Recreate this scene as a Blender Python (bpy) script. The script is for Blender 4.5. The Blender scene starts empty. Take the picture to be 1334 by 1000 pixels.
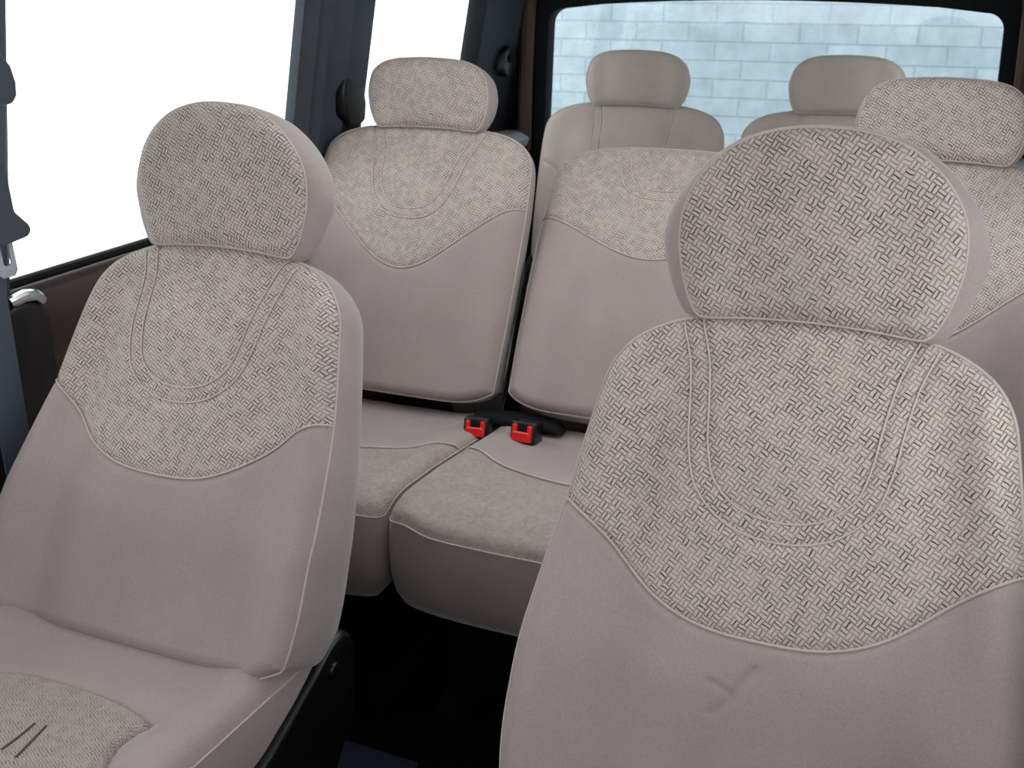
import bpy, bmesh, math
import numpy as np
from mathutils import Vector, Matrix

C = bpy.context.scene.collection
PI = math.pi

# ------------------------------------------------------------------ helpers
def link(o, parent=None):
    C.objects.link(o)
    if parent is not None:
        o.parent = parent
    return o

def mesh_obj(name, verts, faces, mat, parent=None, smooth=True, uv=None):
    me = bpy.data.meshes.new(name)
    me.from_pydata([tuple(map(float, v)) for v in verts], [], [tuple(map(int, f)) for f in faces])
    me.update()
    if smooth:
        me.polygons.foreach_set('use_smooth', [True] * len(me.polygons))
    if uv is not None:
        l = me.uv_layers.new(name='UVMap')
        idx = np.empty(len(me.loops), dtype=np.int32)
        me.loops.foreach_get('vertex_index', idx)
        l.data.foreach_set('uv', np.asarray(uv, dtype=np.float32)[idx].ravel())
    if mat is not None:
        me.materials.append(mat)
    return link(bpy.data.objects.new(name, me), parent)

def empty(name, loc=(0, 0, 0), rot=(0, 0, 0)):
    o = bpy.data.objects.new(name, None)
    o.location = loc
    o.rotation_euler = rot
    o.empty_display_size = .1
    return link(o)

def tag(o, label, cat, group=None):
    o['label'] = label
    o['category'] = cat
    if group:
        o['group'] = group
    return o

def struct(o):
    o['kind'] = 'structure'
    return o

class MB:
    """collects pieces into ONE mesh"""
    def __init__(s):
        s.v, s.f = [], []
    def add(s, v, f):
        b = len(s.v)
        s.v += [tuple(map(float, q)) for q in v]
        s.f += [tuple(int(i) + b for i in q) for q in f]
        return s
    def box(s, x0, x1, y0, y1, z0, z1):
        return s.add([(x0, y0, z0), (x1, y0, z0), (x1, y1, z0), (x0, y1, z0), (x0, y0, z1), (x1, y0, z1), (x1, y1, z1), (x0, y1, z1)],
                     [(3, 2, 1, 0), (4, 5, 6, 7), (0, 1, 5, 4), (1, 2, 6, 5), (2, 3, 7, 6), (3, 0, 4, 7)])
    def tube(s, pts, r, n=8, closed=False, flat=1.0):
        P = [Vector(p) for p in pts]
        m = len(P)
        T = []
        for i in range(m):
            a, b = (P[i - 1], P[(i + 1) % m]) if closed else (P[max(i - 1, 0)], P[min(i + 1, m - 1)])
            T.append((b - a).normalized())
        ref = Vector((0, 0, 1)) if abs(T[0].z) < .9 else Vector((1, 0, 0))
        N = (ref - T[0] * ref.dot(T[0])).normalized()
        V, F = [], []
        for i in range(m):
            N = (N - T[i] * N.dot(T[i])).normalized()
            B = T[i].cross(N)
            for k in range(n):
                a = 2 * PI * k / n
                V.append(P[i] + (N * math.cos(a) + B * math.sin(a) * flat) * r)
        for i in range(m if closed else m - 1):
            j = (i + 1) % m
            for k in range(n):
                l = (k + 1) % n
                F.append((i * n + k, i * n + l, j * n + l, j * n + k))
        if not closed:
            F.append(tuple(range(n - 1, -1, -1)))
            F.append(tuple((m - 1) * n + k for k in range(n)))
        return s.add(V, F)
    def prism(s, poly, a0, a1, axis='x'):
        """polygon in the two other axes, extruded from a0 to a1"""
        def mk(a, q):
            return (a, q[0], q[1]) if axis == 'x' else ((q[0], a, q[1]) if axis == 'y' else (q[0], q[1], a))
        n = len(poly)
        V = [mk(a0, q) for q in poly] + [mk(a1, q) for q in poly]
        F = [tuple(range(n)), tuple(range(2 * n - 1, n - 1, -1))] + [(i, n + i, n + (i + 1) % n, (i + 1) % n) for i in range(n)]
        return s.add(V, F)
    def build(s, name, mat, parent=None, bevel=0, seg=3, smooth=True):
        me = bpy.data.meshes.new(name)
        me.from_pydata(s.v, [], s.f)
        bm = bmesh.new()
        bm.from_mesh(me)
        bmesh.ops.recalc_face_normals(bm, faces=bm.faces)
        if bevel:
            es = [e for e in bm.edges if len(e.link_faces) == 2 and e.calc_face_angle(0) > .5]
            bmesh.ops.bevel(bm, geom=es, offset=bevel, segments=seg, affect='EDGES', profile=.5)
        if smooth:
            for f in bm.faces:
                f.smooth = True
            for e in bm.edges:
                if len(e.link_faces) == 2 and e.calc_face_angle(0) > .6:
                    e.smooth = False
        bm.to_mesh(me)
        bm.free()
        me.materials.append(mat)
        return link(bpy.data.objects.new(name, me), parent)

def sstep(a, b, x):
    t = np.clip((np.asarray(x, float) - a) / (b - a), 0, 1)
    return t * t * (3 - 2 * t)

def smooth_curve(pts, n, closed=False):
    """Catmull-Rom through pts, resampled to n even steps"""
    P = np.array(pts, float)
    out = []
    m = len(P)
    segs = m if closed else m - 1
    for i in range(segs):
        if closed:
            a, b, c, d = P[(i - 1) % m], P[i], P[(i + 1) % m], P[(i + 2) % m]
        else:
            a, b, c, d = P[max(i - 1, 0)], P[i], P[i + 1], P[min(i + 2, m - 1)]
        for t in np.linspace(0, 1, 12, endpoint=False):
            out.append(.5 * ((2 * b) + (c - a) * t + (2 * a - 5 * b + 4 * c - d) * t * t + (3 * b - a - 3 * c + d) * t ** 3))
    out.append(P[0] if closed else P[-1])
    Q = np.array(out)
    L = np.r_[0, np.cumsum(np.linalg.norm(np.diff(Q, axis=0), axis=1))]
    t = np.linspace(0, L[-1], n, endpoint=not closed)
    return np.stack([np.interp(t, L, Q[:, k]) for k in range(Q.shape[1])], 1)

def grid_faces(nu, nv, flip=False):
    F = []
    for j in range(nv - 1):
        for i in range(nu - 1):
            a = j * nu + i
            q = (a, a + 1, a + nu + 1, a + nu)
            F.append(q[::-1] if flip else q)
    return F

def dist_to(P, Q):
    """least distance of each P (n,2) to the points Q (m,2)"""
    out = np.empty(len(P))
    for i in range(0, len(P), 4000):
        d = P[i:i + 4000, None, :] - Q[None]
        out[i:i + 4000] = np.sqrt((d * d).sum(2).min(1))
    return out

# ------------------------------------------------------------------ materials
def new_mat(name):
    m = bpy.data.materials.new(name)
    m.use_nodes = True
    nt = m.node_tree
    return m, nt, nt.nodes['Principled BSDF']

def simple(name, col, rough=.5, metal=0., spec=.5, noise=0., scale=40., bump=0., coat=0.):
    m, nt, b = new_mat(name)
    b.inputs['Base Color'].default_value = (*col, 1)
    b.inputs['Roughness'].default_value = rough
    b.inputs['Metallic'].default_value = metal
    b.inputs['Specular IOR Level'].default_value = spec
    b.inputs['Coat Weight'].default_value = coat
    if noise or bump:
        tc = nt.nodes.new('ShaderNodeTexCoord')
        nz = nt.nodes.new('ShaderNodeTexNoise')
        nz.inputs['Scale'].default_value = scale
        nz.inputs['Detail'].default_value = 5
        nt.links.new(tc.outputs['Object'], nz.inputs['Vector'])
        if noise:
            mr = nt.nodes.new('ShaderNodeMapRange')
            mr.inputs['From Min'].default_value = .3
            mr.inputs['From Max'].default_value = .7
            mr.inputs['To Min'].default_value = 1 - noise
            mr.inputs['To Max'].default_value = 1 + noise
            nt.links.new(nz.outputs['Fac'], mr.inputs['Value'])
            mx = nt.nodes.new('ShaderNodeMix')
            mx.data_type = 'RGBA'
            mx.blend_type = 'MULTIPLY'
            mx.inputs[0].default_value = 1
            mx.inputs[6].default_value = (*col, 1)
            nt.links.new(mr.outputs[0], mx.inputs[7])
            nt.links.new(mx.outputs[2], b.inputs['Base Color'])
        if bump:
            bp = nt.nodes.new('ShaderNodeBump')
            bp.inputs['Strength'].default_value = bump
            bp.inputs['Distance'].default_value = .002
            nt.links.new(nz.outputs['Fac'], bp.inputs['Height'])
            nt.links.new(bp.outputs[0], b.inputs['Normal'])
    return m

def velour(name, col, sheen=.35):
    """brushed plain seat cloth: soft mottling of two sizes and a fine nap"""
    m, nt, b = new_mat(name)
    N, L = nt.nodes.new, nt.links.new
    tc = N('ShaderNodeTexCoord')
    n1 = N('ShaderNodeTexNoise'); n1.inputs['Scale'].default_value = 9; n1.inputs['Detail'].default_value = 4
    n2 = N('ShaderNodeTexNoise'); n2.inputs['Scale'].default_value = 420; n2.inputs['Detail'].default_value = 3
    L(tc.outputs['Object'], n1.inputs['Vector']); L(tc.outputs['Object'], n2.inputs['Vector'])
    r1 = N('ShaderNodeMapRange'); r1.inputs[1].default_value = .3; r1.inputs[2].default_value = .7; r1.inputs[3].default_value = .93; r1.inputs[4].default_value = 1.06
    r2 = N('ShaderNodeMapRange'); r2.inputs[1].default_value = .3; r2.inputs[2].default_value = .7; r2.inputs[3].default_value = .92; r2.inputs[4].default_value = 1.08
    L(n1.outputs['Fac'], r1.inputs[0]); L(n2.outputs['Fac'], r2.inputs[0])
    mu = N('ShaderNodeMath'); mu.operation = 'MULTIPLY'
    L(r1.outputs[0], mu.inputs[0]); L(r2.outputs[0], mu.inputs[1])
    mx = N('ShaderNodeMix'); mx.data_type = 'RGBA'; mx.blend_type = 'MULTIPLY'; mx.inputs[0].default_value = 1
    mx.inputs[6].default_value = (*col, 1)
    L(mu.outputs[0], mx.inputs[7]); L(mx.outputs[2], b.inputs['Base Color'])
    bp = N('ShaderNodeBump'); bp.inputs['Strength'].default_value = .25; bp.inputs['Distance'].default_value = .001
    L(n2.outputs['Fac'], bp.inputs['Height']); L(bp.outputs[0], b.inputs['Normal'])
    b.inputs['Roughness'].default_value = .9
    b.inputs['Specular IOR Level'].default_value = .15
    b.inputs['Sheen Weight'].default_value = sheen
    b.inputs['Sheen Roughness'].default_value = .4
    return m

def weave(name, light, dark, cell=.0125, contrast=1.0):
    """woven upholstery: short twin strands laid crosswise in a slanted chequer, dark slits between them"""
    m, nt, b = new_mat(name)
    N, L = nt.nodes.new, nt.links.new
    def math_(op, a, c=None, d=None):
        n = N('ShaderNodeMath'); n.operation = op
        for i, q in enumerate((a, c, d)):
            if q is None: continue
            if isinstance(q, (int, float)): n.inputs[i].default_value = q
            else: L(q, n.inputs[i])
        return n.outputs[0]
    uv = N('ShaderNodeUVMap'); uv.uv_map = 'UVMap'
    nz = N('ShaderNodeTexNoise'); nz.inputs['Scale'].default_value = 95; nz.inputs['Detail'].default_value = 2
    L(uv.outputs[0], nz.inputs['Vector'])
    wob = N('ShaderNodeVectorMath'); wob.operation = 'MULTIPLY_ADD'
    L(nz.outputs['Color'], wob.inputs[0]); wob.inputs[1].default_value = (.0036, .0036, 0); L(uv.outputs[0], wob.inputs[2])
    mp = N('ShaderNodeMapping'); mp.inputs['Rotation'].default_value = (0, 0, math.radians(28)); mp.inputs['Scale'].default_value = (1 / cell, 1 / cell, 1)
    L(wob.outputs[0], mp.inputs['Vector'])
    sx = N('ShaderNodeSeparateXYZ'); L(mp.outputs[0], sx.inputs[0])
    u, v = sx.outputs[0], sx.outputs[1]
    fu, fv = math_('FLOOR', u), math_('FLOOR', v)
    par = math_('FLOORED_MODULO', math_('ADD', fu, fv), 2)
    ru, rv = math_('SUBTRACT', u, fu), math_('SUBTRACT', v, fv)
    ip = math_('SUBTRACT', 1, par)
    across = math_('ADD', math_('MULTIPLY', ru, par), math_('MULTIPLY', rv, ip))
    along = math_('ADD', math_('MULTIPLY', rv, par), math_('MULTIPLY', ru, ip))
    # distance from the nearest strand's middle, 0 middle .. 1 slit
    s2 = math_('ABSOLUTE', math_('SUBTRACT', math_('MULTIPLY', math_('FRACT', math_('MULTIPLY', across, 2)), 2), 1))
    al = math_('ABSOLUTE', math_('SUBTRACT', math_('MULTIPLY', along, 2), 1))
    slit = N('ShaderNodeMapRange'); slit.interpolation_type = 'SMOOTHSTEP'; slit.inputs[1].default_value = .55; slit.inputs[2].default_value = 1.
    L(s2, slit.inputs[0])
    ends = N('ShaderNodeMapRange'); ends.interpolation_type = 'SMOOTHSTEP'; ends.inputs[1].default_value = .72; ends.inputs[2].default_value = 1.05
    L(al, ends.inputs[0])
    inner = math_('SUBTRACT', 1, ends.outputs[0])
    dk = math_('MAXIMUM', math_('MULTIPLY', slit.outputs[0], math_('ADD', .35, math_('MULTIPLY', inner, .65))), math_('MULTIPLY', ends.outputs[0], .45))
    # some slits darker than others
    wn = N('ShaderNodeTexWhiteNoise'); wn.noise_dimensions = '2D'
    cb = N('ShaderNodeCombineXYZ'); L(fu, cb.inputs[0]); L(fv, cb.inputs[1]); L(cb.outputs[0], wn.inputs['Vector'])
    n3 = N('ShaderNodeTexNoise'); n3.inputs['Scale'].default_value = 14; n3.inputs['Detail'].default_value = 3
    L(uv.outputs[0], n3.inputs['Vector'])
    amt = math_('ADD', math_('MULTIPLY', math_('POWER', wn.outputs['Value'], 1.4), .62), math_('MULTIPLY_ADD', n3.outputs['Fac'], .25, .24))
    fac = math_('MULTIPLY', math_('MULTIPLY', dk, amt), contrast)
    fac = math_('MINIMUM', fac, 1)
    # dark thread colour varies a little: brownish to bluish
    cr = N('ShaderNodeMix'); cr.data_type = 'RGBA'
    cr.inputs[6].default_value = (dark[0] * 1.25, dark[1] * .9, dark[2] * .85, 1); cr.inputs[7].default_value = (dark[0] * .8, dark[1], dark[2] * 1.25, 1)
    L(wn.outputs['Color'], cr.inputs[0])
    mx = N('ShaderNodeMix'); mx.data_type = 'RGBA'
    mx.inputs[6].default_value = (*light, 1)
    L(fac, mx.inputs[0]); L(cr.outputs[2], mx.inputs[7])
    n1 = N('ShaderNodeMapRange'); n1.inputs[1].default_value = .3; n1.inputs[2].default_value = .7; n1.inputs[3].default_value = .94; n1.inputs[4].default_value = 1.06
    L(n3.outputs['Fac'], n1.inputs[0])
    m2 = N('ShaderNodeMix'); m2.data_type = 'RGBA'; m2.blend_type = 'MULTIPLY'; m2.inputs[0].default_value = 1
    L(mx.outputs[2], m2.inputs[6]); L(n1.outputs[0], m2.inputs[7])
    L(m2.outputs[2], b.inputs['Base Color'])
    bp = N('ShaderNodeBump'); bp.inputs['Strength'].default_value = .35; bp.inputs['Distance'].default_value = .0012
    L(math_('SUBTRACT', 1, dk), bp.inputs['Height']); L(bp.outputs[0], b.inputs['Normal'])
    b.inputs['Roughness'].default_value = .92
    b.inputs['Specular IOR Level'].default_value = .12
    b.inputs['Sheen Weight'].default_value = .2
    b.inputs['Sheen Roughness'].default_value = .4
    return m

def glass_mat(name, tint):
    m = bpy.data.materials.new(name)
    m.use_nodes = True
    nt = m.node_tree
    nt.nodes.clear()
    o = nt.nodes.new('ShaderNodeOutputMaterial')
    mix = nt.nodes.new('ShaderNodeMixShader')
    lw = nt.nodes.new('ShaderNodeLayerWeight'); lw.inputs['Blend'].default_value = .5
    pw = nt.nodes.new('ShaderNodeMath'); pw.operation = 'POWER'; pw.inputs[1].default_value = 4.
    nt.links.new(lw.outputs['Facing'], pw.inputs[0])
    fr = nt.nodes.new('ShaderNodeMapRange'); fr.inputs[3].default_value = .03; fr.inputs[4].default_value = .6
    nt.links.new(pw.outputs[0], fr.inputs[0])
    t = nt.nodes.new('ShaderNodeBsdfTransparent'); t.inputs[0].default_value = (*tint, 1)
    g = nt.nodes.new('ShaderNodeBsdfGlossy'); g.inputs['Roughness'].default_value = .02
    nt.links.new(fr.outputs[0], mix.inputs[0]); nt.links.new(t.outputs[0], mix.inputs[1]); nt.links.new(g.outputs[0], mix.inputs[2])
    nt.links.new(mix.outputs[0], o.inputs[0])
    return m

def brick_mat(name):
    m, nt, b = new_mat(name)
    N, L = nt.nodes.new, nt.links.new
    tc = N('ShaderNodeTexCoord')
    mp = N('ShaderNodeMapping'); mp.inputs['Rotation'].default_value = (math.radians(-90), 0, 0)
    L(tc.outputs['Object'], mp.inputs['Vector'])
    bt = N('ShaderNodeTexBrick')
    bt.inputs['Scale'].default_value = 1
    bt.inputs['Brick Width'].default_value = .225
    bt.inputs['Row Height'].default_value = .0745
    bt.inputs['Mortar Size'].default_value = .006
    bt.inputs['Mortar Smooth'].default_value = .6
    bt.inputs['Bias'].default_value = 0
    bt.inputs['Color1'].default_value = (.25, .305, .355, 1)
    bt.inputs['Color2'].default_value = (.29, .345, .395, 1)
    bt.inputs['Mortar'].default_value = (.225, .28, .33, 1)
    L(mp.outputs[0], bt.inputs['Vector'])
    nz = N('ShaderNodeTexNoise'); nz.inputs['Scale'].default_value = 7; nz.inputs['Detail'].default_value = 7; nz.inputs['Roughness'].default_value = .65
    L(tc.outputs['Object'], nz.inputs['Vector'])
    mr = N('ShaderNodeMapRange'); mr.inputs[1].default_value = .3; mr.inputs[2].default_value = .7; mr.inputs[3].default_value = .78; mr.inputs[4].default_value = 1.16
    L(nz.outputs['Fac'], mr.inputs[0])
    mx = N('ShaderNodeMix'); mx.data_type = 'RGBA'; mx.blend_type = 'MULTIPLY'; mx.inputs[0].default_value = 1
    L(bt.outputs['Color'], mx.inputs[6]); L(mr.outputs[0], mx.inputs[7])
    L(mx.outputs[2], b.inputs['Base Color'])
    bp = N('ShaderNodeBump'); bp.inputs['Strength'].default_value = .4; bp.inputs['Distance'].default_value = .01
    L(bt.outputs['Fac'], bp.inputs['Height']); bp.invert = True
    L(bp.outputs[0], b.inputs['Normal'])
    b.inputs['Roughness'].default_value = .85
    return m

PLAIN = velour('plain_velour', (.352, .283, .276))
PLAIN_MID = PLAIN
PALE = velour('pale_velour', (.48, .405, .375))
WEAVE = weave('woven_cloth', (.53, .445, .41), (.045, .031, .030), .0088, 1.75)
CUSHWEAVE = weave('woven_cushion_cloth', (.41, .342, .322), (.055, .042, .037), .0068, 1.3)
PIPING = simple('piping_cloth', (.52, .435, .405), .8, spec=.2)
SLASHTHREAD = simple('dark_seam_thread', (.10, .085, .08), .9, spec=.1)
SEAMCLOTH = simple('seam_thread', (.56, .475, .445), .8, spec=.2)
BLACK = simple('black_plastic', (.004, .004, .005), .32, spec=.5)
BLACKMAT = simple('black_rubber', (.006, .006, .007), .8, spec=.2)
BLACKCLOTH = simple('black_carpet', (.004, .004, .005), .95, spec=.05, bump=.3, scale=600)
PILLAR = simple('slate_trim_plastic', (.040, .045, .062), .5, spec=.5, noise=.08, scale=30, bump=.1)
BELTPLASTIC = simple('slate_belt_plastic', (.070, .080, .10), .5, spec=.4)
DARKPILLAR = simple('dark_trim_plastic', (.007, .0075, .012), .5, spec=.4)
BELT = simple('slate_webbing', (.085, .10, .135), .6, spec=.4, bump=.25, scale=500)
BROWN = simple('brown_door_trim', (.050, .032, .030), .5, spec=.4, bump=.15, scale=300)
BROWNRUB = simple('brown_weatherstrip', (.075, .048, .040), .6, spec=.3)
CHROME = simple('bright_metal', (.75, .78, .82), .18, metal=1.)
STEEL = simple('pale_steel', (.52, .54, .58), .4, metal=.3)
RED = simple('red_plastic', (.80, .012, .012), .35, spec=.5)
LITFLOOR = simple('lit_floor_carpet', (.030, .030, .055), .95, spec=.1, bump=.4, scale=500)
HEADLINER = simple('headliner_cloth', (.66, .63, .60), .95, spec=.1)
SILLPALE = simple('pale_sill_plastic', (.42, .43, .46), .5)
GLASS = glass_mat('window_glass', (.96, .985, .975))
GROUND = simple('pale_concrete', (.80, .82, .80), .9, spec=.1, noise=.04, scale=2)
BRICK = brick_mat('painted_brick')
BODY = simple('outer_paint', (.25, .26, .28), .4)

# ------------------------------------------------------------------ backrest
class Backrest:
    """upholstered back in its own frame: x across, s up the back, d towards the sitter; mesh point = (x, -d, s)"""
    def __init__(self, W, H, drop, npow, q0, q1, qexp, U, edge, crown, bolster, back=-.085, crease=None, top_crown=.03, R=.022, pinch=0.):
        self.__dict__.update(locals())
        ss = np.linspace(-.05, .7, 400)
        w = np.interp(ss, [a for a, _ in W], [b for _, b in W])
        k = np.hanning(41); k /= k.sum()
        w = np.convolve(np.pad(w, 20, mode='edge'), k, 'valid')
        self.wt = (ss, w)
        e = np.interp(ss, [a for a, _ in edge], [b for _, b in edge])
        self.et = (ss, np.convolve(np.pad(e, 20, mode='edge'), k, 'valid'))
        c = np.interp(ss, [a for a, _ in crown], [b for _, b in crown])
        self.ct = (ss, np.convolve(np.pad(c, 20, mode='edge'), k, 'valid'))
        u = np.sin(np.linspace(0, PI / 2, 60))
        bot = np.stack([u * self.Wf(self.sb(u)), self.sb(u)], 1)
        sd = np.linspace(self.sb(1.), self.top(1.), 70)[1:-1]
        side = np.stack([self.Wf(sd), sd], 1)
        tp = np.stack([u * self.Wf(self.top(u)), self.top(u)], 1)[::-1]
        right = np.r_[bot, side, tp]
        left = right[::-1][1:-1] * [-1, 1]
        Q = np.r_[right, left]
        self.out = smooth_loop(Q, 300)
        self.dense = smooth_loop(Q, 2400)
        if U:
            o = np.array(U); full = np.r_[o * [-1, 1], o[::-1][1:]]
            self.Uo = smooth_curve(full, 160)
            self.Ui = offset_in(self.Uo, .021)
    def Wf(self, s): return np.interp(s, *self.wt)
    def sb(self, u): return .03 * np.abs(u) ** 7
    def top(self, u):
        u = np.minimum(np.abs(u), 1)
        return self.H - self.drop * (1 - (1 - u ** self.npow) ** (1 / self.npow))
    def q(self, u):
        t = np.abs(u) ** self.qexp
        return self.q0 + (self.q1 - self.q0) * sstep(0, 1, t)
    def depth(self, x, s):
        x = np.asarray(x, float); s = np.asarray(s, float)
        W = self.Wf(s)
        u = np.clip(np.abs(x) / W, 0, 1)
        e = np.interp(s, *self.et); c = np.interp(s, *self.ct)
        tk = sstep(self.H - .13, self.H, s)
        c = c * (1 - tk) + self.top_crown * tk
        d = e + (c - e) * (1 - u ** 3)
        b = self.bolster * (1 - tk)
        d += b * (np.exp(-((u - .88) / .10) ** 2) - 1.0 * np.exp(-((u - .66) / .13) ** 2))
        r = dist_to(np.stack([x, s], 1), self.dense)
        k = np.clip(1 - r / self.R, 0, 1)
        d -= self.R * (1 - np.sqrt(1 - np.minimum(k, .95) ** 2))
        # dip along the seam between the two cloths
        d -= .004 * np.exp(-((s - self.q(u)) / .006) ** 2) * (r > .004)
        if self.U:
            P = np.stack([x, s], 1)
            for cv in (self.Uo, self.Ui):
                d -= .0035 * np.exp(-(dist_to(P, cv) / .0045) ** 2)
            # the tongue inside the U stands a little proud
        if self.crease is not None:
            P = np.stack([x, s], 1)
            for cv, dep, wd in self.crease:
                d -= dep * np.exp(-(dist_to(P, smooth_curve(cv, 60)) / wd) ** 2)
        return d
    def pts(self, x, s, lift=0.):
        d = self.depth(x, s) + lift
        return np.stack([x, -d, s], 1)
    def panel(self, upper, nu, nv):
        a = np.linspace(-1, 1, nu); u = a * (1.45 - .45 * a * a)
        v = np.linspace(0, 1, nv)
        v = np.sin(v * PI / 2) ** 1.0 if upper else 1 - np.sin((1 - v) * PI / 2)
        Uu, V = np.meshgrid(u, v)
        Uu, V = Uu.ravel(), V.ravel()
        qq = self.q(Uu)
        lo, hi = (qq, self.top(Uu)) if upper else (self.sb(Uu), qq)
        s = lo + (hi - lo) * V
        x = Uu * self.Wf(s)
        return self.pts(x, s), grid_faces(nu, nv), np.stack([x, s], 1)
    def gusset(self):
        O = self.out
        n = len(O)
        d0 = self.depth(O[:, 0], O[:, 1])
        c = np.array([0, .3])
        T = np.roll(O, -1, 0) - np.roll(O, 1, 0)
        Nn = np.stack([T[:, 1], -T[:, 0]], 1)
        Nn /= np.linalg.norm(Nn, axis=1)[:, None]
        sideness = np.abs(Nn[:, 0])
        loops = []
        rows = [(0, 0), (.08, .002), (.2, .004), (.35, .004), (.5, .002), (.65, -.003), (.8, -.010), (.92, -.020), (1, -.036)]
        for t, b in rows:
            bb = b * (.35 + .65 * sideness) - self.pinch * sideness * min(1, t * 2.5)
            p = O + Nn * bb[:, None]
            d = d0 + (self.back - d0) * t
            loops.append(np.stack([p[:, 0], -d, p[:, 1]], 1))
        last = loops[-1]
        cc = np.array([0, -self.back + .006, .29])
        for k in (.8, .5, .2):
            q = cc + (last - cc) * k
            q[:, 1] = -self.back + .008 * (1 - k)
            loops.append(q)
        V = np.concatenate(loops + [cc[None]])
        F = []
        for j in range(len(loops) - 1):
            for i in range(n):
                k = (i + 1) % n
                F.append((j * n + i, j * n + k, (j + 1) * n + k, (j + 1) * n + i))
        b = (len(loops) - 1) * n
        for i in range(n):
            F.append((b + i, b + (i + 1) % n, len(V) - 1))
        return V, F, np.stack([V[:, 0], V[:, 2]], 1)

def smooth_loop(Q, n):
    Q = np.r_[Q, Q[:1]]
    L = np.r_[0, np.cumsum(np.linalg.norm(np.diff(Q, axis=0), axis=1))]
    t = np.linspace(0, L[-1], n, endpoint=False)
    return np.stack([np.interp(t, L, Q[:, k]) for k in range(2)], 1)

def offset_in(P, w):
    T = np.gradient(P, axis=0)
    N = np.stack([-T[:, 1], T[:, 0]], 1)
    N /= np.linalg.norm(N, axis=1)[:, None]
    # P runs from upper left down and up to the right: left-hand normal points inside
    return P + N * w

def make_backrest(seat, rot, loc, B, upper_mat, lower_mat, side_mat, res=1.0, seams=True):
    V, F, uv = B.gusset()
    o = mesh_obj('backrest', V, F, side_mat, seat, uv=uv)
    o.location = loc
    o.rotation_euler = (-rot, 0, 0)
    V, F, uv = B.panel(True, int(150 * res), int(96 * res))
    up = mesh_obj('upper_panel', V, F, upper_mat, o, uv=uv)
    V, F, uv = B.panel(False, int(150 * res), int(130 * res))
    mesh_obj('lower_panel', V, F, lower_mat, o, uv=uv)
    # piping round the front edge
    p = B.pts(B.out[:, 0], B.out[:, 1])
    keep = [tuple(q) for q in p]
    MB().tube(keep, .0016, 6, closed=True).build('edge_piping', PIPING, o)
    if seams:
        u = np.linspace(-.995, .995, 120)
        s = B.q(u); x = u * B.Wf(s)
        MB().tube(B.pts(x, s, .0024), .0016, 6).build('panel_piping', PIPING, o)
    if B.U:
        m = MB()
        for cv in (B.Uo, B.Ui):
            m.tube(B.pts(cv[:, 0], cv[:, 1], .0022), .0011, 6)
        m.build('stitched_seam', SEAMCLOTH, o)
    return o

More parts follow.
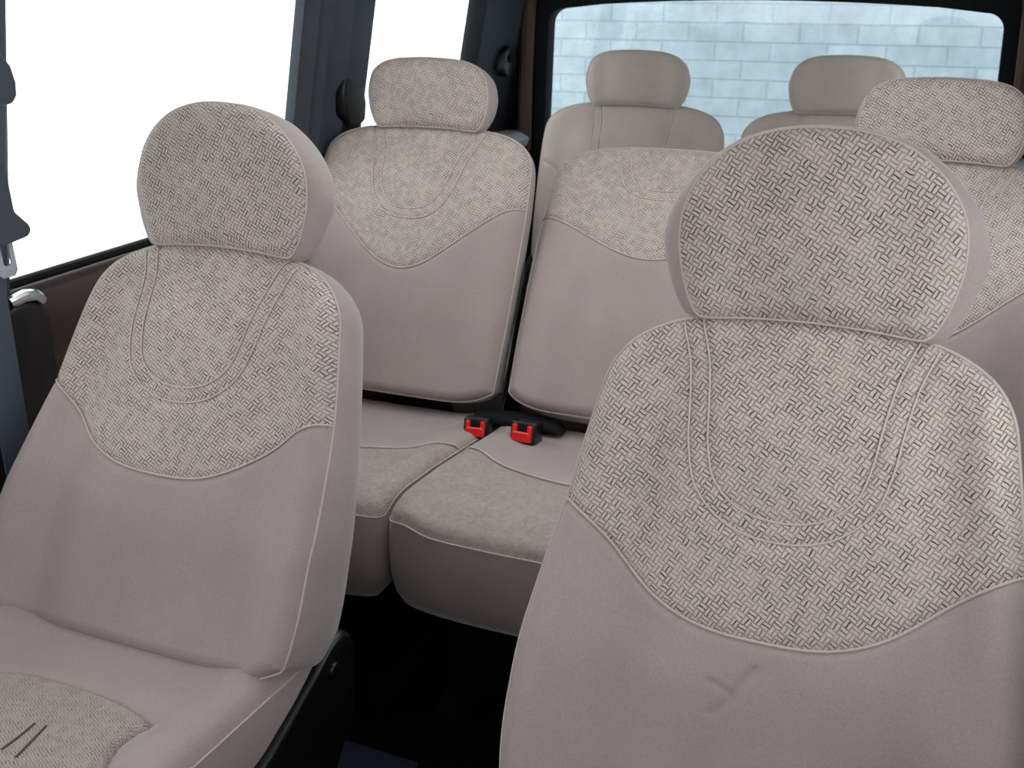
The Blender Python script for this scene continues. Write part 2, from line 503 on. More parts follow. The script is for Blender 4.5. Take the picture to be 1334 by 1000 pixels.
# ------------------------------------------------------------------ headrest
def make_headrest(seat, rot, loc, half, d0, k, s0, bulge, thick, face_mat, side_mat, hollow=.012, roll=.012, bottom_in=.02, piping=True):
    h = np.array(half)
    loop = np.r_[h, (h * [-1, 1])[::-1][1:-1]]
    O = smooth_curve(loop, 128, closed=True)
    n = len(O)
    smin, smax = O[:, 1].min(), O[:, 1].max()
    cen = np.array([0, (smin + smax) / 2])
    T = np.roll(O, -1, 0) - np.roll(O, 1, 0)
    Nn = np.stack([T[:, 1], -T[:, 0]], 1); Nn /= np.linalg.norm(Nn, axis=1)[:, None]
    def face_d(P, rho):
        t = (P[:, 1] - smin) / (smax - smin)
        base = d0 + k * (P[:, 1] - s0)
        d = base + hollow * (1 - t) ** 2.2 + .010 * (1 - rho ** 2.5) - .006 * np.exp(-((np.abs(P[:, 0]) - .075) / .03) ** 2) * (1 - rho ** 6)
        d -= roll * (rho ** 14)
        d -= .005 * sstep(.75, 1, t)
        return d
    rhos = 1 - (1 - np.linspace(0, 1, 34)) ** 1.6
    V = [np.array([[cen[0], -face_d(cen[None], 0.)[0], cen[1]]])]
    for r in rhos[1:]:
        P = cen + (O - cen) * r
        V.append(np.stack([P[:, 0], -face_d(P, r), P[:, 1]], 1))
    Vf = np.concatenate(V)
    F = [(0, 1 + i, 1 + (i + 1) % n) for i in range(n)]
    for j in range(len(rhos) - 2):
        a, b = 1 + j * n, 1 + (j + 1) * n
        F += [(a + i, b + i, b + (i + 1) % n, a + (i + 1) % n) for i in range(n)]
    rim = Vf[-n:]
    # shell behind the face: swells outwards, then closes
    down = np.clip(-Nn[:, 1], 0, 1)
    loops = [rim]
    rows = [(.06, .35), (.16, .7), (.30, .95), (.45, 1.0), (.6, .85), (.74, .5), (.86, -.1), (.95, -.8), (1, -1.6)]
    dmid = -rim[:, 1]
    dback = d0 + k * (cen[1] - s0) - thick
    for t, b in rows:
        w = bulge * b * (1 - .6 * np.clip(Nn[:, 1], 0, 1)) if b > 0 else .014 * b
        p = O + Nn * ((w if b > 0 else np.full(n, w)) * (1 - down * .9))[:, None]
        if t > .3:
            p[:, 1] += down * bottom_in * sstep(.3, 1, t)
        d = dmid + (dback - dmid) * t
        loops.append(np.stack([p[:, 0], -d, p[:, 1]], 1))
    last = loops[-1]
    cc = np.array([0, -dback + .008, cen[1]])
    for kk in (.75, .4):
        q = cc + (last - cc) * kk
        q[:, 1] = last[:, 1] * kk + (1 - kk) * cc[1]
        loops.append(q)
    Vs = np.concatenate(loops + [cc[None]])
    Fs = []
    for j in range(len(loops) - 1):
        for i in range(n):
            q = (i + 1) % n
            Fs.append((j * n + i, j * n + q, (j + 1) * n + q, (j + 1) * n + i))
    b = (len(loops) - 1) * n
    Fs += [(b + i, b + (i + 1) % n, len(Vs) - 1) for i in range(n)]
    o = mesh_obj('headrest', Vs, Fs, side_mat, seat, uv=Vs[:, [0, 2]])
    o.location = loc
    o.rotation_euler = (-rot, 0, 0)
    mesh_obj('headrest_face', Vf, F, face_mat, o, uv=Vf[:, [0, 2]])
    if piping:
        MB().tube(rim, .0015, 6, closed=True).build('headrest_piping', PIPING, o)
    dm = d0 - thick * .55
    for sx in (-1, 1):
        MB().tube([(sx * .07, -dm, .50), (sx * .07, -dm, .66)], .006, 10).build('headrest_post', BLACK, o)
        MB().tube([(sx * .07, -dm, .530), (sx * .07, -dm, .545), (sx * .07, -dm, .552)], .016, 14).build('post_collar', BLACK, o)
    return o

# ------------------------------------------------------------------ cushion
def cushion_z(x, y, P):
    """height of the cushion top; y runs from P['yb'] (back) down to P['yf'] (front)"""
    u = np.clip(np.abs(x) / P['w'], 0, 1)
    v = (P['yb'] - y) / (P['yb'] - P['yf'])
    z = np.interp(v, P['vz'][0], P['vz'][1])
    z = z + P['bol'] * (np.exp(-((u - .84) / .13) ** 2)) - P['hol'] * (1 - u ** 2.2) * np.exp(-((v - .35) / .32) ** 2)
    for (hx, hy, hr, hz) in P.get('humps', []):
        z = z + hz * np.exp(-((x - hx) ** 2 + (y - hy) ** 2) / hr ** 2)
    return z

def make_cushion(seat, loc, P, top_mat, insert_mat, side_mat, kind):
    w, yb, yf = P['w'], P['yb'], P['yf']
    rf = P['rf']
    def front(u): return yf + rf * (1 - (1 - np.minimum(np.abs(u), 1) ** 3) ** (1 / 3))
    def back(u): return yb - .02 * np.abs(u) ** 6
    u0 = np.sin(np.linspace(-PI / 2, PI / 2, 90))
    fr = np.stack([u0 * w, front(u0)], 1)
    bk = np.stack([u0 * w, back(u0)], 1)
    sd = np.linspace(front(1.), back(1.), 70)[1:-1]
    loop = np.r_[fr, np.stack([np.full(68, w), sd], 1), bk[::-1], np.stack([np.full(68, -w), sd[::-1]], 1)]
    O = smooth_loop(loop, 260)
    Od = smooth_loop(loop, 2000)
    Rr = P['R']
    def zz(x, y):
        r = dist_to(np.stack([x, y], 1), Od)
        k = np.clip(1 - r / Rr, 0, 1)
        z = cushion_z(x, y, P) - Rr * (1 - np.sqrt(1 - np.minimum(k, .95) ** 2))
        fk = np.clip(1 - (y - front(np.clip(x / w, -1, 1))) / P['lip'], 0, 1)
        return z - P['lipdrop'] * (1 - np.sqrt(1 - np.minimum(fk, .99) ** 2))
    def cuv(x, y, z):
        drop = np.maximum(0, cushion_z(x, y, P) - z)
        wf = 1 - sstep(0, P['lip'], y - front(np.clip(x / w, -1, 1)))
        return np.stack([x + np.sign(x) * drop * (1 - wf), y - drop * wf], 1)
    def grid(lo, hi, nu, nv):
        a = np.linspace(-1, 1, nu); u = a * (1.45 - .45 * a * a)
        t = np.linspace(0, 1, nv); t = t * t * (3 - 2 * t) * .5 + t * .5
        Uu, V = np.meshgrid(u, t); Uu, V = Uu.ravel(), V.ravel()
        y = lo(Uu) + (hi(Uu) - lo(Uu)) * V
        x = Uu * w
        return x, y, grid_faces(nu, nv)
    # side walls
    n = len(O)
    z0 = zz(O[:, 0], O[:, 1])
    T = np.roll(O, -1, 0) - np.roll(O, 1, 0)
    Nn = np.stack([T[:, 1], -T[:, 0]], 1); Nn /= np.linalg.norm(Nn, axis=1)[:, None]
    loops = []
    for t, b in [(0, 0), (.1, .002), (.3, .004), (.6, .002), (.85, -.006), (1, -.02)]:
        p = O + Nn * b
        loops.append(np.stack([p[:, 0], p[:, 1], z0 + (P['zb'] - z0) * t], 1))
    cc = np.array([0, (yb + yf) / 2, P['zb'] - .004])
    V = np.concatenate(loops + [cc[None]])
    F = []
    for j in range(len(loops) - 1):
        for i in range(n):
            q = (i + 1) % n
            F.append((j * n + i, (j + 1) * n + i, (j + 1) * n + q, j * n + q))
    b = (len(loops) - 1) * n
    F += [(b + i, len(V) - 1, b + (i + 1) % n) for i in range(n)]
    o = mesh_obj('seat_cushion', V, F, side_mat, seat, uv=V[:, :2])
    o.location = loc
    MB().tube(np.stack([O[:, 0], O[:, 1], z0], 1), .0014, 6, closed=True).build('cushion_piping', PIPING, o)
    if kind == 'band':                      # woven front half, plain rear half, seam curving across
        qf = P['seam']
        x, y, F = grid(lambda u: qf(u), back, 80, 70)
        g = -.004
        def dip(y, u): return g * np.exp(-((y - qf(u)) / .007) ** 2)
        mesh_obj('cushion_rear_panel', np.stack([x, y, zz(x, y) + dip(y, x / w)], 1), F, top_mat, o, uv=np.stack([x, y], 1))
        x, y, F = grid(front, qf, 90, 80)
        mesh_obj('cushion_front_panel', np.stack([x, y, zz(x, y) + dip(y, x / w)], 1), F, insert_mat, o, uv=cuv(x, y, zz(x, y)))
        u = np.linspace(-.99, .99, 100); x = u * w; y = qf(u)
        MB().tube(np.stack([x, y, zz(x, y) + .000], 1), .0022, 6).build('cushion_panel_piping', PIPING, o)
    else:                                   # plain top with a woven island let into it
        x, y, F = grid(front, back, 90, 110)
        z = zz(x, y)
        I = smooth_curve(P['island'], 160, closed=True)
        di = dist_to(np.stack([x, y], 1), I)
        z = z - .007 * np.exp(-(di / .010) ** 2)
        inside = in_poly(x, y, I)
        z = np.where(inside, z - .004, z)
        mesh_obj('cushion_top', np.stack([x, y, z], 1), F, top_mat, o, uv=np.stack([x, y], 1))
        # island: rings
        c = I.mean(0)
        V = [np.array([[c[0], c[1]]])]
        rh = 1 - (1 - np.linspace(0, 1, 40)) ** 1.4
        for r in rh[1:]:
            V.append(c + (I - c) * r)
        rr = np.r_[0, np.repeat(rh[1:], len(I))]
        V = np.concatenate(V)
        m = len(I)
        F = [(0, 1 + (i + 1) % m, 1 + i) if False else (0, 1 + i, 1 + (i + 1) % m) for i in range(m)]
        for j in range(len(rh) - 2):
            a, b = 1 + j * m, 1 + (j + 1) * m
            F += [(a + i, b + i, b + (i + 1) % m, a + (i + 1) % m) for i in range(m)]
        z = zz(V[:, 0], V[:, 1]) + .004 - .013 * rr ** 30
        mesh_obj('cushion_insert', np.stack([V[:, 0], V[:, 1], z], 1), F, insert_mat, o, uv=V)
        if P.get('slash'):
            m_ = MB()
            for q in P['slash']:
                q = smooth_curve(q, 30)
                m_.tube(np.stack([q[:, 0], q[:, 1], zz(q[:, 0], q[:, 1]) + .0045], 1), .0016, 6)
            m_.build('stitched_seam', SLASHTHREAD, o)
    return o

def in_poly(x, y, P):
    ins = np.zeros(len(x), bool)
    m = len(P)
    for i in range(m):
        x0, y0 = P[i]; x1, y1 = P[(i + 1) % m]
        c = (y0 > y) != (y1 > y)
        with np.errstate(divide='ignore', invalid='ignore'):
            xi = (x1 - x0) * (y - y0) / (y1 - y0 + 1e-12) + x0
        ins ^= c & (x < xi)
    return ins

# ------------------------------------------------------------------ seat kinds
F_W = [(-.05, .250), (0, .252), (.05, .262), (.10, .265), (.20, .261), (.28, .250), (.35, .238), (.42, .227), (.47, .217), (.51, .211), (.57, .205), (.7, .2)]
F_EDGE = [(-.05, .095), (.05, .095), (.17, .088), (.26, .066), (.35, .044), (.50, .036), (.6, .03)]
F_CROWN = [(-.05, .075), (.08, .075), (.2, .080), (.3, .072), (.4, .064), (.5, .055), (.6, .045)]
F_U = [(.132, .560), (.118, .520), (.110, .475), (.104, .430), (.091, .390), (.062, .361), (.03, .348), (0, .345)]
F_HEAD = [(0, .576), (.06, .574), (.108, .570), (.121, .574), (.133, .598), (.1415, .63), (.1435, .655), (.140, .683), (.128, .708), (.106, .733), (.078, .752), (.04, .763), (0, .766)]
M_W = [(-.05, .236), (0, .238), (.13, .244), (.26, .2485), (.40, .2495), (.47, .247), (.52, .242), (.6, .236), (.7, .23)]
M_EDGE = [(-.05, .060), (.1, .058), (.3, .050), (.45, .040), (.6, .036)]
M_CROWN = [(-.05, .070), (.1, .075), (.3, .080), (.4, .075), (.5, .060), (.6, .045)]
M_U = [(.137, .572), (.118, .530), (.106, .490), (.098, .450), (.082, .410), (.055, .380), (.025, .370), (0, .368)]
M_HEAD = [(0, .570), (.06, .569), (.108, .566), (.122, .572), (.134, .597), (.139, .628), (.137, .650), (.128, .674), (.107, .692), (.075, .701), (.035, .704), (0, .705)]
R_HEAD = [(x * .945, s) for x, s in M_HEAD]

PLANF = dict(w=.247, yb=.075, yf=-.47, rf=.09, R=.022, lip=.10, lipdrop=.05, zb=.30, bol=.014, hol=.012,
             vz=([0, .2, .5, .8, 1], [.426, .428, .436, .446, .440]),
             island=[(-.128, -0.187), (-.085, -0.164), (0, -0.157), (.085, -0.164), (.138, -0.180), (.150, -0.188), (.146, -0.207), (.146, -0.242), (.172, -0.302), (.180, -0.382), (.15, -0.422), (0, -0.432),
                     (-.15, -0.422), (-.180, -0.382), (-.172, -0.302), (-.146, -0.242), (-.146, -0.207), (-.150, -0.188)],
             slash=[[(.031, -.252), (.036, -.28), (.039, -.309)], [(.047, -.250), (.056, -.28), (.065, -.313)]])
PLANM = dict(w=.2495, yb=.0, yf=-.560, rf=.055, R=.016, lip=.09, lipdrop=.022, zb=.285, bol=.010, hol=.012,
             vz=([0, .15, .35, .6, .85, 1], [.428, .432, .446, .462, .472, .470]),
             seam=lambda u: -.300 + .085 * np.abs(u) ** 1.6)

def side_cover(seat, sx, yo):
    poly = [(.110, .385), (.100, .412), (.080, .426), (.048, .420), (.0, .396), (-.10, .352), (-.22, .318), (-.42, .30), (-.47, .26), (-.44, .2), (.03, .2), (.10, .28)]
    m = MB().prism([(a + yo, b) for a, b in poly], sx * .234, sx * .262)
    o = m.build('side_cover', BLACK, seat, bevel=.009, seg=4)
    k = MB()
    k.tube([(sx * .260, .045 + yo, .385), (sx * .269, .045 + yo, .385)], .012, 16)
    k.build('recliner_knob', BLACK, o, bevel=.003)
    return o

def front_seat(name, x, y, zh, t, psi, crease, label):
    s = empty(name, (x, y, 0), (0, 0, psi))
    tag(s, label, 'car seat', 'front seats')
    B = Backrest(F_W, .580, .112, 2.7, .242, .349, 1.5, F_U, F_EDGE, F_CROWN, .011, crease=crease)
    make_backrest(s, t, (0, 0, zh), B, WEAVE, PLAIN, PLAIN)
    make_headrest(s, t, (0, 0, zh), F_HEAD, .020, .4676, .569, .024, .085, WEAVE, PLAIN, hollow=.020)
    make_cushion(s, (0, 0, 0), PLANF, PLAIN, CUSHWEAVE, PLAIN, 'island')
    side_cover(s, 1, 0.)
    side_cover(s, -1, 0.)
    MB().box(-.22, .22, -.42, .08, .10, .31).build('seat_base', BLACKCLOTH, s, bevel=.02)
    for sx in (-1, 1):
        MB().box(sx * .2 - .025, sx * .2 + .025, -.5, .15, 0, .10).build('seat_rail', BLACKMAT, s, bevel=.006)
    return s

def rear_seat(name, x, y, zh, t, label, group, q0=.263, q1=.410, qx=1.05, U=M_U, headrest=True, mats=(None, None, None), head=M_HEAD, k=.373, d0=.0435, seams=True, res=.8, H=.578, humps=None):
    s = empty(name, (x, y, 0))
    tag(s, label, 'car seat', group)
    up, lo, sd = mats
    B = Backrest(M_W, H, .095, 3.0, q0, q1, qx, U, M_EDGE, M_CROWN, .004, back=-.075, pinch=.010)
    make_backrest(s, t, (0, 0, zh), B, up, lo, sd, res=res, seams=seams)
    for sx in (-1, 1):  # black plates put in the gaps between seats to paint their shade
        hc = MB().prism([(-.03, -.07), (.075, -.07), (.080, .20), (.070, .30), (.02, .33), (-.005, .30)], sx * .2515, sx * .2545).build('gap_shade_plate', BLACK, s, bevel=.001)
        hc.location = (0, 0, zh)
        hc.rotation_euler = (-t, 0, 0)
    if headrest:
        make_headrest(s, t, (0, 0, zh), head, d0, k, .567, .010, .075, up, sd, hollow=.006)
    P = dict(PLANM)
    if humps: P['humps'] = humps
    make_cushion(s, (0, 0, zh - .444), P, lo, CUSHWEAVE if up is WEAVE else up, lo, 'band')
    MB().box(-.20, .20, -.44, -.02, .06, .30 + zh - .444).build('seat_base', BLACKCLOTH, s, bevel=.02)
    for sx in (-1, 1):
        MB().box(sx * .18 - .02, sx * .18 + .02, -.46, .05, 0, .06).build('seat_rail', BLACKMAT, s, bevel=.006)
    return s

CREASE = [([(-.040, .158), (-.026, .176), (-.016, .196), (-.003, .214)], .0045, .0032), ([(-.022, .182), (-.036, .190), (-.046, .192)], .0025, .003)]
front_seat('front_seat', .424, 0.0, .387, .3315, .0054, CREASE, 'nearest and largest grey car seat, a small Y-shaped crease low on its back')
front_seat('front_seat', -.424, .068, .387, .4497, -.0075, None, 'grey seat beside the left side window with rounded headrest, its seat cushion in view')
MM = (WEAVE, PLAIN, PLAIN)
rear_seat('middle_row_seat', -.51, .964, .444, .3796, 'second-row grey seat with headrest, beside the dark pillar between left side windows', 'second-row seats', mats=MM)
rear_seat('middle_row_seat', 0, .964, .444, .5541, 'second-row centre grey seat without a headrest, leaning further back than its neighbours', 'second-row seats', q0=.328, q1=.408,
          U=[(.12, .575), (.105, .55), (.095, .52), (.08, .488), (.055, .466), (.025, .459), (0, .457)], headrest=False, mats=MM, H=.588)
rear_seat('middle_row_seat', .51, .926, .444, .4128, 'second-row grey seat at the right edge, largely hidden behind the nearest front seat', 'second-row seats', q0=.235, q1=.385, mats=MM)
RM = (PALE, PALE, PALE)
R_U = [(.115, .572), (.105, .52), (.10, .47), (.095, .43), (.08, .39), (.055, .37), (.025, .362), (0, .36)]
rear_seat('third_row_seat', -.267, 1.773, .411, .238, 'left pale plain seat of the third row, its headrest in front of the rear window', 'third-row seats', mats=RM, head=R_HEAD, k=.25, U=R_U, res=.5, seams=False)
rear_seat('third_row_seat', .267, 1.773, .411, .238, 'right pale plain seat of the third row, mostly hidden behind the right-hand headrests', 'third-row seats', mats=RM, head=R_HEAD, k=.25, U=R_U, res=.5, seams=False)

# ------------------------------------------------------------------ seat belt buckles
def buckle(x, y, z, rz, tilt, sc, label):
    r = empty('belt_buckle', (x, y, z), (tilt, 0, rz))
    r.scale = (sc, sc, sc)
    tag(r, label, 'belt buckle', 'red seat belt buckles')
    # local: x across, z up the button face, facing -y
    MB().box(-.027, .027, -.012, .030, -.026, .020).build('housing', BLACK, r, bevel=.006)
    bt = MB()
    bt.box(-.0205, .0205, -.020, -.006, -.020, -.001)
    bt.box(-.0205, -.0115, -.020, -.006, -.003, .014)
    bt.box(.0115, .0205, -.020, -.006, -.003, .014)
    bt.build('release_button', RED, r, bevel=.003)
    MB().box(-.0165, .0165, -.0225, -.017, -.004, .0005).build('button_ridge', simple('pale_red_plastic', (.95, .10, .08), .3), r, bevel=.0015)
    MB().prism([(.02, -.022), (.03, .008), (.075, .012), (.075, -.004)], -.019, .019, axis='x').build('stalk', BLACKMAT, r, bevel=.003)
    return r
buckle(-.269, .848, .449, .12, -.25, .95, 'left red-buttoned belt buckle, at the corner of the left second-row cushion')
buckle(-.170, .856, .452, -.05, -.25, 1.0, 'right red-buttoned belt buckle, in the hollow at the back of the centre cushion')
o = MB().prism([(-.31, .432), (-.305, .450), (-.27, .452), (-.20, .456), (-.13, .450), (-.105, .432)], .895, .945, axis='y').build('belt_anchor_cover', BLACKMAT, None, bevel=.008)
tag(o, 'black cover between the second-row cushions behind the two red buckles', 'belt anchor')

# ------------------------------------------------------------------ body shell
def sx_at(z):                      # upper side wall leans inwards
    return .8 - .2 * max(z - .83, 0)

def side_prism(m, sgn, prof, z0, z1, out=.016):
    """pillar with a profile of (y, inward offset) swept up the leaning side from z0 to z1"""
    V, F = [], []
    n = len(prof)
    for z in (z0, z1):
        X = sx_at(z)
        V += [(sgn * (X - b), y, z) for y, b in prof]
        V += [(sgn * (X + out), y, z) for y, b in prof]
    for i in range(n - 1):
        F += [(i, i + 1, 2 * n + i + 1, 2 * n + i), (n + i, 3 * n + i, 3 * n + i + 1, n + i + 1)]
        F += [(i, n + i, n + i + 1, i + 1), (2 * n + i, 2 * n + i + 1, 3 * n + i + 1, 3 * n + i)]
    F += [(0, 2 * n, 3 * n, n), (n - 1, 2 * n - 1, 4 * n - 1, 3 * n - 1)]
    m.add(V, F)

ZR = 1.36
struct(MB().box(-.86, .86, -1.0, 2.45, -.05, 0).build('floor', BLACKCLOTH))
# roof lining run forward to cut front light; unseen sunroof added for overhead light
SX, SY0, SY1 = .34, .25, 1.00
m = MB()
m.box(-.70, .70, -1.0, SY0, ZR, ZR + .04).box(-.70, .70, SY1, 2.2, ZR, ZR + .04).box(-.70, -SX, SY0, SY1, ZR, ZR + .04).box(SX, .70, SY0, SY1, ZR, ZR + .04)
struct(m.build('ceiling', HEADLINER))
struct(MB().box(-SX + .002, SX - .002, SY0 + .002, SY1 - .002, ZR + .03, ZR + .035).build('added_sunroof', GLASS, smooth=False))
for sgn, nm in ((-1, 'left'), (1, 'right')):
    m = MB()
    m.prism([(sgn * .86, 0), (sgn * .80, 0), (sgn * .80, .70), (sgn * .785, .74), (sgn * .785, .782), (sgn * .793, .808), (sgn * .81, .820), (sgn * .86, .823)], -1.0, 2.2, axis='y')
    struct(m.build('wall_' + nm, BROWN, bevel=.006))
    # rails above the side windows
    m = MB()
    m.prism([(sgn * .745, 1.30), (sgn * .695, 1.30), (sgn * .66, ZR), (sgn * .70, ZR + .04), (sgn * .75, ZR)], -1.0, 2.2, axis='y')
    struct(m.build('trim_1' if sgn < 0 else 'trim_2', HEADLINER))
    # rubber along the window bottom
    m = MB()
    m.tube([(sgn * .803, -.95, .830), (sgn * .803, 2.15, .830)], .008, 8)
    struct(m.build('trim_3' if sgn < 0 else 'trim_4', BLACKMAT))
    # pillars
    m = MB()
    side_prism(m, sgn, [(.13, -.01), (.135, .02), (.15, .042), (.17, .045), (.195, .035), (.245, .004), (.250, -.01)], .80, 1.33)
    struct(m.build('trim_5' if sgn < 0 else 'trim_6', PILLAR))
    m = MB()
    side_prism(m, sgn, [(1.010, -.012), (1.014, .004), (1.020, .004), (1.026, -.004), (1.050, .002), (1.062, .012), (1.072, .004), (1.085, .006), (1.097, .020), (1.112, .022), (1.128, .010),
                        (1.150, .020), (1.165, .034), (1.230, .040), (1.258, .032), (1.272, .010), (1.275, -.012)], .80, 1.33)
    struct(m.build('trim_7' if sgn < 0 else 'trim_8', PILLAR))
    m = MB()
    side_prism(m, sgn, [(1.862, -.012), (1.866, .010), (1.885, .030), (1.95, .038), (2.05, .042), (2.12, .06), (2.16, .08)], .80, 1.33)
    struct(m.build('trim_9' if sgn < 0 else 'trim_10', DARKPILLAR))
    # glass
    def pane(y0, y1, name):
        z0, z1 = .815, 1.32
        V = []
        for off in (0, .004):
            for y, z in ((y0, z0), (y1, z0), (y1, z1), (y0, z1)):
                V.append((sgn * (sx_at(z) + .012 + off), y, z))
        F = [(0, 1, 2, 3), (7, 6, 5, 4), (0, 4, 5, 1), (1, 5, 6, 2), (2, 6, 7, 3), (3, 7, 4, 0)]
        mb = MB().add(V, F)
        return struct(mb.build(name, GLASS, smooth=False))
    pane(.24, 1.03, 'window_1' if sgn < 0 else 'window_2')
    pane(1.25, 1.89, 'window_3' if sgn < 0 else 'window_4')
    pane(-.95, .15, 'window_6' if sgn < 0 else 'window_7')
    # ledge beside the third row
    m = MB()
    m.prism([(sgn * .80, .80), (sgn * .70, .80), (sgn * .66, .815), (sgn * .655, .84), (sgn * .68, .856), (sgn * .79, .858)], 1.55, 2.13, axis='y')
    struct(m.build('trim_11' if sgn < 0 else 'trim_12', SILLPALE, bevel=.006))
    # tailgate seal
    m = MB()
    V = []
    m.tube([(sgn * .675, 2.125, .80), (sgn * .672, 2.125, 1.0), (sgn * .664, 2.125, 1.22), (sgn * .645, 2.125, 1.29), (sgn * .58, 2.125, 1.33), (0, 2.125, 1.345)], .022, 10)
    struct(m.build('trim_13' if sgn < 0 else 'trim_14', BROWNRUB))

# unseen dashboard below the windscreen, put in and raised to block low front light
struct(MB().prism([(-1.02, 0), (-1.02, .70), (-1.0, .85), (-1.03, .97), (-1.10, 1.02), (-1.70, 1.04), (-1.75, .95), (-1.75, 0)], -.86, .86, axis='x').build('wall_front', BLACKMAT, bevel=.01))
# tailgate: a black frame round the rear window
def rounded(x, zb, zt, r, arc, n=8):
    P = [(-x, zb), (x, zb)]
    for i in range(n + 1):
        a = PI / 2 * i / n
        P.append((x - .012 - r + r * math.cos(a), zt - r + r * math.sin(a)))
    for i in range(1, 10):
        xx = (x - .012 - r) * (1 - 2 * i / 10)
        P.append((xx, zt + arc * (1 - (xx / x) ** 2)))
    for i in range(n, -1, -1):
        a = PI / 2 * i / n
        P.append((-(x - .012 - r + r * math.cos(a)), zt - r + r * math.sin(a)))
    return P
inn = rounded(.620, .78, 1.205, .045, .026)
cz = 1.0
outp = []
for x, z in inn:
    dx, dz = x, z - cz
    sc = 1.25 if True else 1
    outp.append((max(-.78, min(.78, x * 1.26)), .0 if z < .8 else cz + dz * 1.65))
n = len(inn)
Yg = 2.15
def yg(z): return Yg + .10 - .10 * max(0, min(1, (z - .8) / .45)) * 1.0
V = [(x, Yg - .01, z) for x, z in inn] + [(x, Yg - .01, z) for x, z in outp] + [(x, Yg + .05, z) for x, z in inn] + [(x, Yg + .05, z) for x, z in outp]
F = []
for i in range(n):
    j = (i + 1) % n
    F += [(i, j, n + j, n + i), (2 * n + i, 3 * n + i, 3 * n + j, 2 * n + j), (i, 2 * n + i, 2 * n + j, j), (n + i, n + j, 3 * n + j, 3 * n + i)]
struct(MB().add(V, F).build('wall_back', BLACKMAT, bevel=.004))
gl = [(x * 1.01, (z - cz) * 1.01 + cz) for x, z in inn]
struct(MB().prism(gl, Yg + .018, Yg + .023, axis='y').build('window_5', GLASS, smooth=False))

# ------------------------------------------------------------------ belts on the left side
r = empty('seat_belt', (-.742, .178, 0))
tag(r, 'slate grey front seat belt hanging down the left pillar with guide and metal latch', 'seat belt')
def L(z, off):        # x of the belt plane relative to the empty
    return -(sx_at(z) - off) + .742
m = MB()
V, F = [], []
zs = [1.28, 1.15, 1.10, .95, .84, .7, .5, .3]
for z in zs:
    a = L(max(z, .84), .062)
    V += [(a, -.045, z), (a, .010, z), (a - .003, .010, z), (a - .003, -.045, z)]
for i in range(len(zs) - 1):
    for k in range(4):
        F.append((i * 4 + k, i * 4 + (k + 1) % 4, i * 4 + 4 + (k + 1) % 4, i * 4 + 4 + k))
F += [(0, 1, 2, 3), (len(V) - 1, len(V) - 2, len(V) - 3, len(V) - 4)]
m.add(V, F).build('webbing', BELT, r)
m = MB()
a = L(1.135, .078)
m.prism([(-.06, 1.118), (.006, 1.118), (.016, 1.128), (.018, 1.146), (.013, 1.168), (-.004, 1.190), (-.03, 1.203), (-.06, 1.206)], a - .03, a, axis='x')
m.build('belt_guide', BELTPLASTIC, r, bevel=.006)
m = MB()
a = L(.93, .085)
m.prism([(-.06, 0.916), (.032, 0.926), (.040, 0.934), (.036, 0.944), (.014, 0.966), (.012, 1.001), (.010, 1.116), (-.06, 1.116)], a - .024, a - .002, axis='x')
m.build('belt_stop', BELTPLASTIC, r, bevel=.005)
m = MB()
a = L(.87, .080)
yo = [(-.022, 0.944), (-.026, 0.934), (-.020, 0.879), (-.012, 0.871), (.010, 0.871), (.016, 0.879), (.012, 0.944)]
yi = [(-.010, 0.919), (-.010, 0.918), (-.008, 0.891), (-.004, 0.888), (.004, 0.888), (.007, 0.891), (.005, 0.919)]
n = len(yo)
V = [(a, y, z) for y, z in yo] + [(a, y, z) for y, z in yi] + [(a - .004, y, z) for y, z in yo] + [(a - .004, y, z) for y, z in yi]
F = []
for i in range(n):
    j = (i + 1) % n
    F += [(i, j, n + j, n + i), (2 * n + i, 3 * n + i, 3 * n + j, 2 * n + j), (i, 2 * n + i, 2 * n + j, j), (n + i, n + j, 3 * n + j, 3 * n + i)]
m.add(V, F).build('latch_plate', STEEL, r, bevel=.001)

r = empty('door_latch', (-.785, .235, .715))
tag(r, 'black latch post with a bright metal cap, below the left side window by the belt', 'door latch')
MB().prism([(-.045, -.25), (.055, -.25), (.060, .06), (.045, .085), (.02, .095), (-.02, .092), (-.045, .08)], -.012, .022).build('latch_body', BLACK, r, bevel=.01)
MB().tube([(.012, -.012, .098), (.018, .012, .104), (.018, .034, .100), (.012, .05, .088)], .010, 10).build('latch_cap', CHROME, r)

r = empty('belt_guide', (-.735, 1.203, 1.05))
tag(r, 'black belt guide on the pillar between the left side windows', 'belt guide')
MB().prism([(-.05, -.05), (-.03, -.075), (.01, -.08), (.038, -.07), (.046, -.03), (.040, -.012), (.044, .0), (.034, .012), (.022, .03), (-.01, .045), (-.04, .035), (-.055, 0)], -.03, .022).build('guide_cover', BLACK, r, bevel=.008)
MB().box(.012, .018, -.035, .01, -.16, -.02).build('webbing', BLACKMAT, r)
r = empty('belt_guide', (-.705, 2.04, 1.07))
tag(r, 'black belt guide on the dark rear corner pillar left of the rear window', 'belt guide')
MB().prism([(-.05, -.03), (-.02, -.05), (.02, -.05), (.05, -.02), (.045, .02), (.0, .035), (-.04, .02)], -.03, .02).build('guide_cover', BLACK, r, bevel=.008)
MB().tube([(.018, -.012, .0), (.026, -.012, .0)], .012, 16).build('guide_bolt', BLACKMAT, r, bevel=.002)

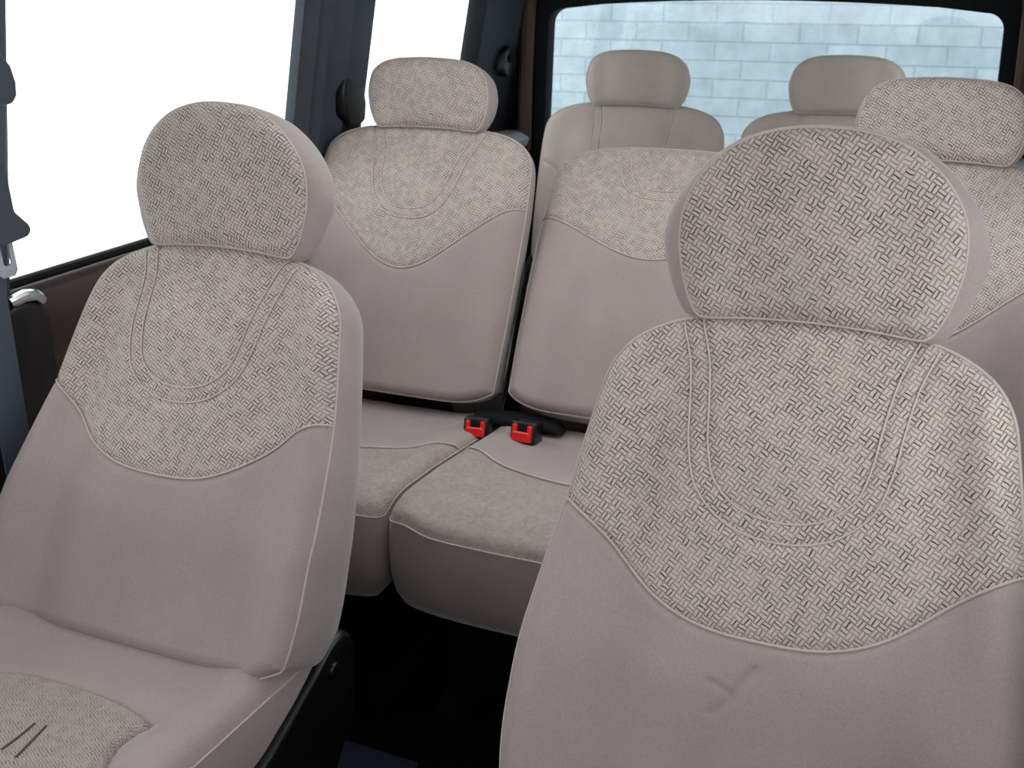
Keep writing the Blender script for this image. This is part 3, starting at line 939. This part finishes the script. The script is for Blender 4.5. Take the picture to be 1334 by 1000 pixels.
o = MB().prism([(-.68, -.05), (-.19, -.05), (-.18, .39), (-.68, .40)], .0, .012, axis='z').build('lit_floor_patch', LITFLOOR, None, bevel=.004)  # thin blue slab stands in for light falling on the black floor
tag(o, 'dark blue patch painted for light on the floor carpet behind and under the left front seat', 'lit floor patch')

# ------------------------------------------------------------------ outside
struct(MB().box(-40, 40, -30, 40, -.45, -.40).build('ground', GROUND))
struct(MB().box(-1.42, 6, 3.7, 3.95, -.4, 4.2).build('wall_outside', BRICK))

# ------------------------------------------------------------------ light
w = bpy.data.worlds.new('world')
bpy.context.scene.world = w
w.use_nodes = True
nt = w.node_tree
bg = nt.nodes['Background']
bg.inputs['Color'].default_value = (.93, .97, 1.0, 1)
bg.inputs['Strength'].default_value = 1.0

# ------------------------------------------------------------------ camera
cam = bpy.data.cameras.new('camera')
co = link(bpy.data.objects.new('camera', cam))
cam.sensor_fit = 'HORIZONTAL'
cam.sensor_width = 36
cam.lens = 36 * 1417.72 / 1334
yaw, pitch, roll = .3861, .3543, .0023
fwd = Vector((-math.sin(yaw) * math.cos(pitch), math.cos(yaw) * math.cos(pitch), -math.sin(pitch)))
right = Vector((math.cos(yaw), math.sin(yaw), 0))
up = right.cross(fwd)
c, s = math.cos(roll), math.sin(roll)
R_, U_ = right * c + up * s, up * c - right * s
M = Matrix((R_, U_, -fwd)).transposed().to_4x4()
M.translation = Vector((.547, -.9757, 1.2775))
co.matrix_world = M
cam.clip_start = .05
cam.dof.use_dof = True
cam.dof.focus_distance = 1.35
cam.dof.aperture_fstop = 14
S = bpy.context.scene
S.camera = co
S.view_settings.view_transform = 'Standard'
S.view_settings.look = 'None'
S.view_settings.gamma = 1
S.view_settings.use_curve_mapping = False
S.view_settings.exposure = 1.65
S.cycles.use_denoising = True
S.cycles.denoiser = 'OPENIMAGEDENOISE'
S.cycles.denoising_input_passes = 'RGB_ALBEDO_NORMAL'
S.cycles.denoising_prefilter = 'NONE'
S.cycles.max_bounces = 10
S.cycles.diffuse_bounces = 5
S.cycles.transparent_max_bounces = 12
